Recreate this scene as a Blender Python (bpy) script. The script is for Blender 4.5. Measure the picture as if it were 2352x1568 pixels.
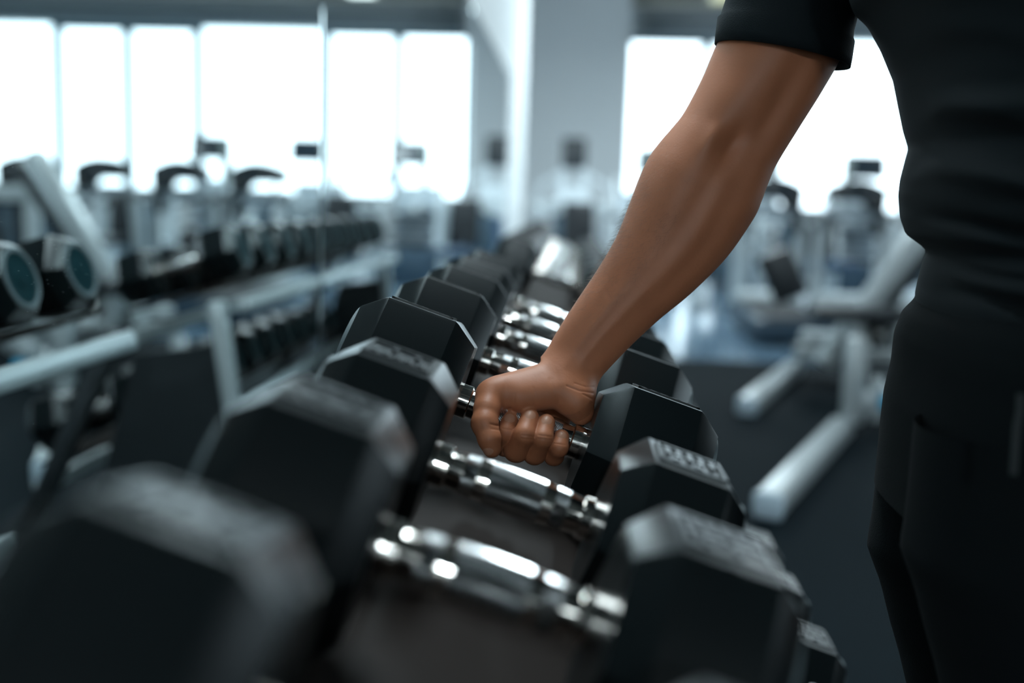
import bpy, bmesh, math, random
import numpy as np
from mathutils import Vector, Matrix

random.seed(7)
rng = np.random.default_rng(7)
for o in list(bpy.data.objects):
    bpy.data.objects.remove(o)
scene = bpy.context.scene
C = scene.collection

# ------------------------------------------------------------------ camera
FPX, W, H = 2400.0, 2352.0, 1568.0
CAM = Vector((0.0, 0.0, 1.06))
wy = Vector((144 / FPX, 322 / FPX, -1.0)).normalized()      # world +Y seen from the camera
roll = math.radians(1.8)
ux, uy = math.sin(roll), math.cos(roll)
wz = Vector((ux, uy, -(ux * wy.x + uy * wy.y) / wy.z)).normalized()
wx = wy.cross(wz).normalized()
ROT = Matrix((wx, wy, wz))                                  # camera -> world
cam_data = bpy.data.cameras.new('camera')
cam = bpy.data.objects.new('camera', cam_data)
C.objects.link(cam)
cam.matrix_world = Matrix.Translation(CAM) @ ROT.to_4x4()
cam_data.sensor_width = 36.0
cam_data.lens = FPX / W * 36.0
cam_data.clip_start = 0.01
cam_data.clip_end = 200
cam_data.dof.use_dof = True
cam_data.dof.focus_distance = 1.0
cam_data.dof.aperture_fstop = 1.9
scene.camera = cam

# ------------------------------------------------------------------ sky, exposure
world = bpy.data.worlds.new('sky')
scene.world = world
world.use_nodes = True
bg = world.node_tree.nodes['Background']
bg.inputs[0].default_value = (0.74, 0.90, 1.0, 1)
bg.inputs[1].default_value = 5.0
vs = scene.view_settings
vs.view_transform = 'Standard'
vs.look = 'None'
vs.exposure = 0.0
vs.gamma = 1.0
vs.use_curve_mapping = False

LAMP_W = 95.0        # watts of one hanging lamp
LAMP_COL = (0.77, 0.93, 1.0)

# ------------------------------------------------------------------ helpers
def ray(px, py):
    return ROT @ Vector(((px - W / 2) / FPX, (H / 2 - py) / FPX, -1.0))

def P(px, py, Y):
    d = ray(px, py)
    return CAM + d * ((Y - CAM.y) / d.y)

MATS = {}
def mat(name, col, rough=0.5, metal=0.0, bump=None, spec=0.5, var=0.0, vscale=8.0, sss=0.0, sheen=0.0, coat=0.0):
    if name in MATS:
        return MATS[name]
    m = bpy.data.materials.new(name)
    m.use_nodes = True
    nt = m.node_tree
    b = nt.nodes['Principled BSDF']
    b.inputs['Base Color'].default_value = (*col, 1)
    b.inputs['Roughness'].default_value = rough
    b.inputs['Metallic'].default_value = metal
    b.inputs['Specular IOR Level'].default_value = spec
    if sss:
        b.inputs['Subsurface Weight'].default_value = sss
        b.inputs['Subsurface Radius'].default_value = (0.008, 0.0032, 0.0018)
        b.inputs['Subsurface Scale'].default_value = 1.0
    if sheen:
        b.inputs['Sheen Weight'].default_value = sheen
        b.inputs['Sheen Roughness'].default_value = 0.5
    if coat:
        b.inputs['Coat Weight'].default_value = coat
    tc = nt.nodes.new('ShaderNodeTexCoord')
    if var:
        n = nt.nodes.new('ShaderNodeTexNoise')
        n.inputs['Scale'].default_value = vscale
        n.inputs['Detail'].default_value = 4
        nt.links.new(tc.outputs['Object'], n.inputs['Vector'])
        mx = nt.nodes.new('ShaderNodeMix')
        mx.data_type = 'RGBA'
        mx.inputs[6].default_value = tuple(c * (1 - var) for c in col) + (1,)
        mx.inputs[7].default_value = tuple(min(1, c * (1 + var)) for c in col) + (1,)
        nt.links.new(n.outputs['Fac'], mx.inputs[0])
        nt.links.new(mx.outputs[2], b.inputs['Base Color'])
    if bump:
        n = nt.nodes.new('ShaderNodeTexNoise')
        n.inputs['Scale'].default_value = bump[0]
        n.inputs['Detail'].default_value = bump[3] if len(bump) > 3 else 2
        nt.links.new(tc.outputs['Object'], n.inputs['Vector'])
        bp = nt.nodes.new('ShaderNodeBump')
        bp.inputs['Strength'].default_value = bump[1]
        bp.inputs['Distance'].default_value = bump[2]
        nt.links.new(n.outputs['Fac'], bp.inputs['Height'])
        nt.links.new(bp.outputs['Normal'], b.inputs['Normal'])
    MATS[name] = m
    return m

def emit_mat(name, col, strength):
    m = bpy.data.materials.new(name)
    m.use_nodes = True
    nt = m.node_tree
    nt.nodes.clear()
    o = nt.nodes.new('ShaderNodeOutputMaterial')
    e = nt.nodes.new('ShaderNodeEmission')
    e.inputs[0].default_value = (*col, 1)
    e.inputs[1].default_value = strength
    nt.links.new(e.outputs[0], o.inputs[0])
    return m

def pane_mat():
    m = bpy.data.materials.new('window_glass')
    m.use_nodes = True
    nt = m.node_tree
    nt.nodes.clear()
    o = nt.nodes.new('ShaderNodeOutputMaterial')
    t = nt.nodes.new('ShaderNodeBsdfTransparent')
    t.inputs[0].default_value = (0.96, 0.98, 0.98, 1)
    g = nt.nodes.new('ShaderNodeBsdfGlossy')
    g.inputs['Roughness'].default_value = 0.02
    f = nt.nodes.new('ShaderNodeFresnel')
    f.inputs['IOR'].default_value = 1.45
    x = nt.nodes.new('ShaderNodeMixShader')
    nt.links.new(f.outputs[0], x.inputs[0])
    nt.links.new(t.outputs[0], x.inputs[1])
    nt.links.new(g.outputs[0], x.inputs[2])
    nt.links.new(x.outputs[0], o.inputs[0])
    return m

RUBBER = mat('black_rubber', (0.006, 0.009, 0.010), 0.28, bump=(1300, 0.5, 0.00010), spec=0.25)
CHROME = mat('chrome', (0.80, 0.75, 0.70), 0.10, 1.0)  # warm tint imitates skin and wood tones reflected in the metal
KNURL = mat('knurled_chrome', (0.74, 0.74, 0.74), 0.18, 1.0)
CAPGREY = mat('cap_grey', (0.13, 0.16, 0.17), 0.6, spec=0.2)
CAPTEAL = mat('cap_teal', (0.006, 0.030, 0.036), 0.7, spec=0.05)
STEEL = mat('silver_paint', (0.46, 0.50, 0.51), 0.32, 0.35, var=0.06)
TRAY = mat('dark_tray', (0.018, 0.013, 0.011), 0.6, 0.0, spec=0.12, var=0.15)
WHITE = mat('white_paint', (0.62, 0.68, 0.70), 0.35, var=0.04)
DARKP = mat('dark_plastic', (0.02, 0.025, 0.028), 0.4)
PAD = mat('black_vinyl', (0.014, 0.018, 0.022), 0.42, bump=(250, 0.2, 0.001))
BLUEPAD = mat('navy_vinyl', (0.02, 0.06, 0.12), 0.45, bump=(250, 0.2, 0.001))
BELT = mat('belt_rubber', (0.02, 0.02, 0.022), 0.6)
CYAN = mat('cyan_plastic', (0.0, 0.35, 0.60), 0.35)
SCREEN = mat('screen_glass', (0.02, 0.03, 0.04), 0.12)
SKIN = mat('skin', (0.42, 0.152, 0.073), 0.52, bump=(420, 0.22, 0.0005, 4), spec=0.4, var=0.14, vscale=22, sss=0.08)
NAIL = mat('nail', (0.46, 0.22, 0.14), 0.42, spec=0.4)
HAIR = mat('dark_hair', (0.035, 0.02, 0.014), 0.45)
SHIRT = mat('black_jersey', (0.008, 0.012, 0.014), 0.75, bump=(900, 0.35, 0.0008), sheen=0.02, spec=0.1)
SHORTS = mat('black_fleece', (0.006, 0.008, 0.009), 0.9, bump=(700, 0.5, 0.001), sheen=0.02, spec=0.05)
CORD = mat('grey_cord', (0.022, 0.027, 0.028), 0.8, bump=(600, .6, .001))
SHOE = mat('shoe_mesh', (0.03, 0.03, 0.03), 0.7)
SOLE = mat('shoe_sole', (0.5, 0.5, 0.5), 0.6)

def tag(o, label, cat, group=None, kind=None):
    if label: o['label'] = label
    if cat: o['category'] = cat
    if group: o['group'] = group
    if kind: o['kind'] = kind
    return o

def empty(name, loc=(0, 0, 0), rz=0.0):
    o = bpy.data.objects.new(name, None)
    o.empty_display_size = 0.1
    C.objects.link(o)
    o.location = loc
    o.rotation_euler = (0, 0, rz)
    return o

class MB:
    """collects shapes; build() links them as one mesh object"""
    def __init__(self):
        self.bm = bmesh.new()
    def box(self, c, s, rot=None, bev=0.0, seg=2):
        M = Matrix.Translation(Vector(c)) @ (rot.to_4x4() if rot else Matrix.Identity(4)) @ Matrix.Diagonal((*s, 1))
        g = bmesh.ops.create_cube(self.bm, size=1.0, matrix=M)
        if bev:
            es = list({e for v in g['verts'] for e in v.link_edges})
            bmesh.ops.bevel(self.bm, geom=es, offset=bev, segments=seg, profile=0.5, affect='EDGES')
        return self
    def bar(self, a, b, w, h, bev=0.0, up=(0, 0, 1)):
        a, b = Vector(a), Vector(b)
        t = (b - a)
        L = t.length
        t.normalize()
        u = Vector(up)
        if abs(t.dot(u)) > 0.98: u = Vector((1, 0, 0))
        s = t.cross(u).normalized()
        u = s.cross(t).normalized()
        R = Matrix((t, s, u)).transposed()
        return self.box((a + b) / 2, (L, w, h), R, bev)
    def tube(self, pts, r, n=12, caps=True):
        pts = [Vector(p) for p in pts]
        rs = r if isinstance(r, (list, tuple)) else [r] * len(pts)
        rings = []
        prev = None
        for i, p in enumerate(pts):
            t = (pts[min(i + 1, len(pts) - 1)] - pts[max(i - 1, 0)]).normalized()
            if prev is None:
                u = Vector((0, 0, 1)) if abs(t.z) < 0.9 else Vector((1, 0, 0))
            else:
                u = prev
            u = (u - t * u.dot(t)).normalized()
            prev = u
            s = t.cross(u)
            rings.append([self.bm.verts.new(p + (u * math.cos(2 * math.pi * k / n) + s * math.sin(2 * math.pi * k / n)) * rs[i]) for k in range(n)])
        for a, b in zip(rings[:-1], rings[1:]):
            for k in range(n):
                self.bm.faces.new((a[k], a[(k + 1) % n], b[(k + 1) % n], b[k]))
        if caps:
            self.bm.faces.new(rings[0][::-1])
            self.bm.faces.new(rings[-1])
        return self
    def loft(self, rings, cap=True):
        vr = [[self.bm.verts.new(p) for p in r] for r in rings]
        n = len(vr[0])
        for a, b in zip(vr[:-1], vr[1:]):
            for k in range(n):
                self.bm.faces.new((a[k], a[(k + 1) % n], b[(k + 1) % n], b[k]))
        if cap:
            self.bm.faces.new(vr[0][::-1])
            self.bm.faces.new(vr[-1])
        return self
    def lathe_x(self, prof, n=24, M=None):
        """profile of (x, r) spun about the x axis"""
        M = M or Matrix.Identity(4)
        rings = [[M @ Vector((x, r * math.cos(2 * math.pi * k / n), r * math.sin(2 * math.pi * k / n))) for k in range(n)] for x, r in prof]
        return self.loft(rings)
    def mesh(self, name, smooth=None):
        bmesh.ops.recalc_face_normals(self.bm, faces=self.bm.faces)
        me = bpy.data.meshes.new(name)
        self.bm.to_mesh(me)
        self.bm.free()
        if smooth is not None:
            me.polygons.foreach_set('use_smooth', [True] * len(me.polygons))
            if smooth < 180:
                me.set_sharp_from_angle(angle=math.radians(smooth))
        return me
    def build(self, name, m, parent=None, smooth=35):
        me = self.mesh(name, smooth)
        me.materials.append(m)
        return link(name, me, parent)

def link(name, me, parent=None):
    o = bpy.data.objects.new(name, me)
    C.objects.link(o)
    if parent is not None:
        o.parent = parent
    return o

def copy_tree(o, parent=None):
    c = o.copy()
    C.objects.link(c)
    c.parent = parent
    for ch in list(o.children):
        copy_tree(ch, c)
    return c

def struct(o):
    o['kind'] = 'structure'
    return o

ORD = ['first', 'second', 'third', 'fourth', 'fifth', 'sixth', 'seventh', 'eighth', 'ninth', 'tenth', 'eleventh', 'twelfth']

# ------------------------------------------------------------------ the room
XM = -0.56            # mirror face
YB = 20.7             # back wall
XR = 13.2             # right wall
YF = -9.0             # wall behind the camera
ZC = 4.75             # ceiling

m_wall = mat('wall_paint', (0.74, 0.76, 0.76), 0.7, var=0.03, vscale=2)
m_grey = mat('grey_wall_paint', (0.64, 0.66, 0.66), 0.7, var=0.03, vscale=2)
m_ceil = mat('ceiling_paint', (0.085, 0.095, 0.09), 0.8, var=0.15, vscale=1)
m_beam = mat('ceiling_beam', (0.33, 0.31, 0.25), 0.7, var=0.15, vscale=3)
m_frame = mat('window_frame', (0.16, 0.24, 0.27), 0.5)
m_head = mat('header_paint', (0.30, 0.33, 0.34), 0.6)
m_mirror = mat('mirror_glass', (0.80, 0.88, 0.885), 0.0, 1.0)
m_glass = pane_mat()

floor_m = mat('polished_floor', (0.13, 0.21, 0.29), 0.16, var=0.12, vscale=1.2, spec=0.7)
rub_m = mat('rubber_floor', (0.005, 0.0095, 0.0125), 0.8, var=0.35, vscale=60, bump=(300, 0.3, 0.0005), spec=0.04)
struct(MB().box((4.6, 5.85, -0.06), (17.6, 29.7, 0.1)).build('floor', floor_m))
struct(MB().box((2.62, -0.9, -0.002), (6.36, 16.2, 0.016)).build('floor_mat', rub_m))
struct(MB().box((4.6, 5.85, ZC + 0.06), (17.6, 29.7, 0.12)).build('ceiling', m_ceil))
for i, y in enumerate((-2.0, 2.2, 6.4, 10.6, 14.4, 17.2, 19.4)):
    struct(MB().box((4.6, y, ZC - 0.09), (17.6, 0.26, 0.18)).build('trim_%d' % (i + 1), m_beam))
struct(MB().box((XM - 0.11, 1.35, ZC / 2), (0.18, 20.7, ZC)).build('wall_left', m_wall))
struct(MB().box((4.6, YF - 0.1, ZC / 2), (17.6, 0.2, ZC)).build('wall_front', m_grey))
struct(MB().box((-4.1, 16.2, ZC / 2), (0.2, 9.0, ZC)).build('wall_alcove', m_wall))
struct(MB().box((-0.3, 18.6, ZC / 2), (2.3, 0.3, ZC)).build('wall_pier', m_grey))

# back wall with window openings
SILL, TOP = 1.0, 4.22
bays = []
x = 0.98
for wdt in (1.34, 1.22, 2.38, 1.22, 1.22, 2.38, 1.22):
    bays.append((x, x + wdt))
    x += wdt + 0.20
wb = MB()
wb.box((4.6, YB + 0.15, SILL / 2), (17.6, 0.3, SILL))
wb.box((4.6, YB + 0.15, (TOP + ZC) / 2), (17.6, 0.3, ZC - TOP))
wb.box(((-4.2 + bays[0][0]) / 2, YB + 0.15, (SILL + TOP) / 2), (bays[0][0] + 4.2, 0.3, TOP - SILL))
wb.box(((13.4 + bays[-1][1]) / 2, YB + 0.15, (SILL + TOP) / 2), (13.4 - bays[-1][1], 0.3, TOP - SILL))
struct(wb.build('wall_back', m_grey, smooth=None))
struct(MB().box((7.2, YB - 0.06, TOP + 0.19), (12.0, 0.1, 0.34), bev=0.01).build('trim_8', m_head))
for i, (a, b) in enumerate(bays):
    wide = b - a > 2
    top = TOP if wide else TOP - 0.09
    f = MB()
    f.box((a - 0.05, YB + 0.1, (SILL + TOP) / 2), (0.10, 0.12, TOP - SILL))
    f.box((b + 0.05, YB + 0.1, (SILL + TOP) / 2), (0.10, 0.12, TOP - SILL))
    f.box(((a + b) / 2, YB + 0.1, (top + TOP) / 2 + 0.01), (b - a, 0.12, TOP - top + 0.03))
    f.box(((a + b) / 2, YB + 0.1, SILL + 0.03), (b - a, 0.12, 0.06))
    w_ = struct(f.build('window_%d' % (i + 1), m_frame))
    MB().box(((a + b) / 2, YB + 0.12, (SILL + top) / 2), (b - a, 0.012, top - SILL)).build('pane', m_glass, w_)
    ld = bpy.data.lights.new('portal', 'AREA')
    ld.shape = 'RECTANGLE'
    ld.size, ld.size_y = b - a, top - SILL
    ld.cycles.is_portal = True
    lo = bpy.data.objects.new('window_portal', ld)
    C.objects.link(lo)
    lo.location = ((a + b) / 2, YB + 0.32, (SILL + top) / 2)
    lo.rotation_euler = (math.radians(-90), 0, 0)
    lo.parent = w_

# right wall, the same windows along the side
RT = 3.9
rb = [(-1.4, 1.8), (2.1, 5.3), (5.6, 8.8), (9.1, 12.3)]
wr_ = MB()
wr_.box((XR + 0.1, 5.85, SILL / 2), (0.2, 29.7, SILL))
wr_.box((XR + 0.1, 5.85, (RT + ZC) / 2), (0.2, 29.7, ZC - RT))
ed = [YF] + [q for ab in rb for q in ab] + [YB]
for a, b in zip(ed[0::2], ed[1::2]):
    wr_.box((XR + 0.1, (a + b) / 2, (SILL + RT) / 2), (0.2, b - a, RT - SILL))
struct(wr_.build('wall_right', m_wall, smooth=None))
for i, (a, b) in enumerate(rb):
    f = MB()
    for y in (a + .04, (a + b) / 2, b - .04):
        f.box((XR + 0.1, y, (SILL + RT) / 2), (0.1, .08, RT - SILL))
    for z in (SILL + .04, RT - .04):
        f.box((XR + 0.1, (a + b) / 2, z), (0.1, b - a, .08))
    w_ = struct(f.build('window_%d' % (i + 8), m_frame))
    for q in (0, 1):
        y0, y1 = a + .08 + q * (b - a) / 2 - q * .04, a + (b - a) / 2 - .04 + q * ((b - a) / 2 - .04)
        MB().box((XR + 0.1, (y0 + y1) / 2, (SILL + RT) / 2), (0.012, y1 - y0, RT - SILL - .16)).build('pane', m_glass, w_)
    ld = bpy.data.lights.new('portal', 'AREA')
    ld.shape = 'RECTANGLE'
    ld.size, ld.size_y = RT - SILL, b - a
    ld.cycles.is_portal = True
    lo = bpy.data.objects.new('window_portal', ld)
    C.objects.link(lo)
    lo.location = (XR + 0.22, (a + b) / 2, (SILL + RT) / 2)
    lo.rotation_euler = (0, math.radians(90), 0)
    lo.parent = w_

# wall mirror in three panels
mir = tag(empty('wall_mirror', (XM, -1.0, 0.05)), 'large frameless wall mirror reflecting the windows, racks and machines beside the dumbbells', 'mirror')
for a, b in ((-1.0, 2.29), (2.31, 5.50), (5.515, 8.67)):
    o = MB().box((-0.006, (a + b) / 2 + 1.0, 1.0), (0.012, b - a, 2.0), bev=0.002, seg=1).build('mirror_panel', m_mirror, mir, smooth=None)

# specks of dust on the near panel
dv, df = [], []
for _ in range(140):
    y_, z_ = 1.13 + rng.normal(0, .05), 1.0 + rng.normal(0, .09)
    r_ = rng.uniform(.00012, .0003)
    k_ = len(dv)
    for q in range(6):
        dv.append((.0004, y_ + 1.0 + r_ * math.cos(q * math.pi / 3), z_ - .05 + r_ * math.sin(q * math.pi / 3)))
    dv.append((.0008, y_ + 1.0, z_ - .05))
    df += [(k_ + q, k_ + (q + 1) % 6, k_ + 6) for q in range(6)]
me = bpy.data.meshes.new('dust')
me.from_pydata(dv, [], df)
me.materials.append(mat('dust_grey', (.55, .6, .6), .8))
link('dust', me, mir)['kind'] = 'stuff'

# ------------------------------------------------------------------ hanging lamps
lampm = emit_mat('lamp_diffuser', (0.80, 0.90, 0.62), 0.9)
def lamp(x, y, z, label, watts=None):
    r = tag(empty('ceiling_lamp', (x, y, z)), label, 'lamp', 'hanging linear lamps')
    MB().box((0, 0, 0.05), (0.42, 1.6, 0.1), bev=0.02).build('housing', WHITE, r)
    MB().box((0, 0, -0.006), (0.38, 1.54, 0.012)).build('diffuser', lampm, r)
    for s in (-0.6, 0.6):
        MB().tube([(0, s, 0.09), (0, s, ZC - z)], 0.006, 6).build('cable', DARKP, r)
    ld = bpy.data.lights.new('lamp_light', 'AREA')
    ld.shape = 'RECTANGLE'
    ld.size, ld.size_y = 0.38, 1.54
    ld.energy = watts or LAMP_W
    ld.color = LAMP_COL
    lo = bpy.data.objects.new('lamp_light', ld)
    C.objects.link(lo)
    lo.location = (0, 0, -0.02)
    lo.parent = r
for (x, cn) in ((1.9, 'nearest the mirror'), (5.6, 'in the middle line'), (9.6, 'by the right wall')):
    for (y, rn) in ((14.0, 'over the far machines'), (9.0, 'over the treadmills'), (5.0, 'over the benches')):
        lamp(x, y, 3.8, 'white linear lamp hanging %s, %s' % (rn, cn), LAMP_W * ({14.0: 2.8, 9.0: .5, 5.0: .4}[y] if (x, y) != (1.9, 14.0) else .06))
lamp(0.0, 1.9, 3.2, 'white linear lamp hanging above the near dumbbell rack', LAMP_W * .7)
lamp(0.9, 11.6, 3.8, 'added linear lamp, out of view, brightening the grey pier and back wall', LAMP_W * 1.9)  # added lamp, hung above the view to brighten the pier and back wall
for (x, w_, cn) in ((0.3, 3.2, 'beside the mirror'), (4.2, .5, 'in the middle line'), (8.6, .4, 'by the right wall')):
    lamp(x, -7.0, 3.6, 'white linear lamp hanging behind the camera, ' + cn, LAMP_W * w_)

# ------------------------------------------------------------------ dumbbells
def hex_ring(x, r, bevk=0.10, rollang=0.0):
    """hexagon of apothem r, flat side up, slightly rounded corners"""
    R = r / math.cos(math.pi / 6)
    pts = []
    cs = [Vector((0, R * math.sin(math.radians(60 * k + 30)), R * math.cos(math.radians(60 * k + 30)))) for k in range(6)]
    for k in range(6):
        a, c, b = cs[k - 1], cs[k], cs[(k + 1) % 6]
        for q in ((c.lerp(a, bevk)), (c.lerp(a, bevk * .25).lerp(c.lerp(b, bevk * .25), .5)), (c.lerp(b, bevk))):
            pts.append(Vector((x, q.y, q.z)))
    return pts

def head_mesh(ap, th):
    m = MB()
    c, d = 0.024, 0.0175
    prof = [(0.0, ap - d), (0.0015, ap - d * .92), (c * .88, ap - 0.0014), (c, ap), (th - c, ap), (th - c * .88, ap - 0.0014), (th - 0.0015, ap - d * .92), (th, ap - d)]
    rings = [hex_ring(x, r, 0.045) for x, r in prof]
    m.loft(rings)
    return m.mesh('head', 20)

def capring_mesh(ap, th):
    m = MB()
    R = ap - 0.0175
    m.lathe_x([(th - 0.001, R * 1.0), (th + 0.0035, R * .99), (th + 0.0035, R * .86), (th - 0.001, R * .84)], 40)
    return m.mesh('cap_ring', 40)

def capdisc_mesh(ap, th):
    m = MB()
    R = ap - 0.0175
    m.lathe_x([(th - 0.001, R * .85), (th + 0.0012, R * .85), (th + 0.0012, R * .3), (th + 0.003, R * .28), (th + 0.003, 0.001)], 40)
    return m.mesh('cap_disc', 40)

def plate_mesh(ap, th):
    """shallow frame with raised, worn strokes on the top facet"""
    m = MB()
    z = ap
    x0, x1, y0, y1 = 0.030, th - 0.026, -0.026, 0.026
    t = 0.003
    for (cx, cy, sx, sy) in (((x0 + x1) / 2, y0, x1 - x0, t), ((x0 + x1) / 2, y1, x1 - x0, t), (x0, 0, t, y1 - y0), (x1, 0, t, y1 - y0)):
        m.box((cx, cy, z + .0006), (sx + t * (sx > sy), sy + t * (sy > sx), .003))
    r = random.Random(4)
    nx = 5
    for i in range(nx):
        xx = x0 + 0.008 + (x1 - x0 - 0.016) * i / (nx - 1)
        m.box((xx, 0.008, z + .0006), (0.0055, 0.020 + 0.004 * r.random(), .003))
        if i % 2: m.box((xx - 0.004, -0.012, z + .0006), (0.006, 0.010, .003))
    return m.mesh('raised_plate', None)

def handle_mesh(hl):
    m = MB()
    r0, r1 = 0.0125, 0.0165
    n = 28
    prof = [(-hl, r0)]
    k = 20
    for i in range(k + 1):
        u = -1 + 2 * i / k
        prof.append((u * (hl - 0.004), r0 + (r1 - r0) * (math.cos(u * math.pi / 2) ** 0.8 if abs(u) < 1 else 0)))
    prof.append((hl, r0))
    m.lathe_x(prof, n)
    return m.mesh('handle', 60)

def collar_mesh(sgn, hl):
    m = MB()
    a, b = hl - 0.013, hl + 0.001
    pr = [(a, 0.0118), (a, 0.0150), (a + .0012, 0.0163), (b - .0012, 0.0163), (b, 0.0150), (b, 0.0118)]
    m.lathe_x([(sgn * x, r) for x, r in pr], 28)
    return m.mesh('collar', 40)

def knurl_mesh(hl, x0, x1):
    nx, n = max(4, int((x1 - x0) / 0.0011)), 96
    r0, r1 = 0.0125, 0.0165
    V, F = [], []
    for i in range(nx + 1):
        x = x0 + (x1 - x0) * i / nx
        u = x / (hl - 0.004)
        r = r0 + (r1 - r0) * math.cos(u * math.pi / 2) ** 0.8 + 0.00025
        for k in range(n):
            a = 2 * math.pi * k / n
            d = 0.00035 if (i + k) % 2 == 0 else 0.0
            V.append((x, (r + d) * math.cos(a), (r + d) * math.sin(a)))
    for i in range(nx):
        for k in range(n):
            F.append((i * n + k, i * n + (k + 1) % n, (i + 1) * n + (k + 1) % n, (i + 1) * n + k))
    me = bpy.data.meshes.new('knurl')
    me.from_pydata(V, [], F)
    return me

TILT = math.radians(18.0)
def make_dumbbell(ap, th, hl, plate=True):
    """hexagonal dumbbell along x, centred on its handle"""
    r = empty('hex_dumbbell')
    hm = handle_mesh(hl); hm.materials.append(CHROME)
    h = link('handle', hm, r)
    for s in (-1, 1):
        cm = collar_mesh(s, hl); cm.materials.append(CHROME)
        link('collar', cm, h)
    for (a, b) in ((-0.021, 0.021), (-0.040, -0.030), (0.030, 0.040)):
        km = knurl_mesh(hl, a, b); km.materials.append(KNURL)
        link('knurl_band', km, h)
    he = head_mesh(ap, th); he.materials.append(RUBBER)
    cr = capring_mesh(ap, th); cr.materials.append(CAPGREY)
    cd = capdisc_mesh(ap, th); cd.materials.append(CAPTEAL)
    pm = plate_mesh(ap, th); pm.materials.append(RUBBER)
    for s in (1, -1):
        o = link('head', he, r)
        o.location = (s * (hl - 0.0005), 0, 0)
        if s < 0: o.rotation_euler = (0, 0, math.pi)
        link('cap_ring', cr, o)
        link('cap_disc', cd, o)
        if plate: link('raised_plate', pm, o)
    return r

def place(o, c, tilt=TILT, rollx=0.0, yaw=0.0):
    o.rotation_mode = 'QUATERNION'
    M = Matrix.Rotation(yaw, 3, 'Z') @ Matrix.Rotation(tilt, 3, 'Y') @ Matrix.Rotation(rollx, 3, 'X')
    o.rotation_quaternion = M.to_quaternion()
    o.location = c

AP, TH, HL = 0.070, 0.114, 0.0645
SP = 0.222
CX, CZ = -0.0425, 0.851
dbs = {}
proto = make_dumbbell(AP, TH, HL)
nm = {0: 'black hex dumbbell whose chrome handle the hand grips',
      -1: 'black hex dumbbell just in front of the gripped one, worn raised plate on top',
      -2: 'blurred black hex dumbbell two places in front of the gripped one',
      -3: 'large blurred black hex dumbbell at the bottom of the photo',
      -4: 'nearest black hex dumbbell at the front end of the rack, below the frame',
      1: 'black hex dumbbell just behind the gripped one', 2: 'second black hex dumbbell behind the gripped one',
      3: 'third black hex dumbbell behind the gripped one', 4: 'farthest black hex dumbbell on the near rack top tier'}
for k in range(-4, 5):
    o = proto if k == 0 else copy_tree(proto)
    dbs[k] = o
    tag(o, nm[k], 'dumbbell', 'hex dumbbells on the near rack')
    place(o, (CX + {-1: .006, -2: .003, -3: .0}.get(k, 0.002 * ((k * 7) % 3 - 1)), {-1: .752, -2: .548, -3: .335, -4: .115, 0: .987}.get(k, 1.0 + SP * k), CZ - {0: .003, -1: .006}.get(k, 0)), TILT, math.radians(-8 if k >= 0 else -10 if k == -3 else 0) , math.radians(1.2 * ((k * 5) % 3 - 1) if k else 0))
for k in range(-4, 0):
    for ch_ in dbs[k].children:
        if ch_.name.startswith('head'): ch_.scale = (.83, .95, .95)
# lower tier: dumbbells stand further out
LCX, LCZ = 0.208, 0.432
for k in range(1, 5):
    o = copy_tree(proto)
    nml = 'black hex dumbbell on the lower tier, ' + ('%s from the far end' % ORD[4 - k] if k < 4 else 'at the far end')
    tag(o, nml, 'dumbbell', 'hex dumbbells on the near rack')
    o.scale = (1.02, 1.12, 1.12)
    place(o, (LCX, 0.98 + SP * k, LCZ), TILT)

# ------------------------------------------------------------------ racks
def rack(name, label, y0, y1, cx, cz, lcx, lcz, ap):
    r = tag(empty(name, (cx, y0, 0)), label, 'rack')
    u = Vector((math.cos(TILT), 0, -math.sin(TILT)))
    n = Vector((math.sin(TILT), 0, math.cos(TILT)))
    L = y1 - y0
    for (x, z, a) in ((0, cz, ap), (lcx - cx, lcz, ap * 1.12)):
        c = Vector((x, 0, z)) - n * (a + 0.007)
        Rm = Matrix((u, Vector((0, 1, 0)), n)).transposed()
        t = MB()
        t.box(c - n * 0.006 + Vector((0, L / 2, 0)), (0.30, L, 0.008), Rm)
        tr = t.build('tray', TRAY, r)
        for s in (-1, 1):
            p = c + u * (0.170 * s) - n * 0.075
            MB().bar(p, p + Vector((0, L, 0)), 0.045, 0.04, 0.008, up=n).build('rail', STEEL, r)
    for yy in ((0.35, L - 0.69) if y0 < 1 else (-0.04, L + 0.04)):
        top = Vector((-0.15, yy, cz - ap - 0.01))
        foot = Vector((-0.26, yy, 0.03))
        MB().bar(foot, top, 0.05, 0.04, 0.008).build('upright', STEEL, r)
        f2 = Vector((lcx - cx + 0.17, yy, 0.03))
        MB().bar(foot - Vector((0.03, 0, 0)), f2 + Vector((0.05, 0, 0)), 0.06, 0.06, 0.01).build('foot_bar', STEEL, r)
        MB().bar(f2, Vector((0.12, yy, cz - ap - 0.10)), 0.05, 0.05, 0.008).build('brace', DARKP, r)
        if y0 < 1: continue
        q = [Vector((-0.17, yy, 0.66)), Vector((0.07, yy, 0.62)), Vector((0.22, yy, 0.10)), Vector((-0.23, yy, 0.10))]
        ep = MB()
        ep.loft([[v + Vector((0, -.004, 0)) for v in q], [v + Vector((0, .004, 0)) for v in q]])
        ep.build('end_panel', DARKP, r, smooth=None)
    return r
rack('dumbbell_rack', 'two-tier dumbbell rack with dark trays and silver rails below the hand', -0.03, 1.99, CX, CZ, LCX, LCZ, AP)
rack('dumbbell_rack', 'second dumbbell rack further along the mirror, behind the near rack', 2.72, 5.05, CX, CZ, LCX, LCZ, AP)
fk = 0
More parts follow.
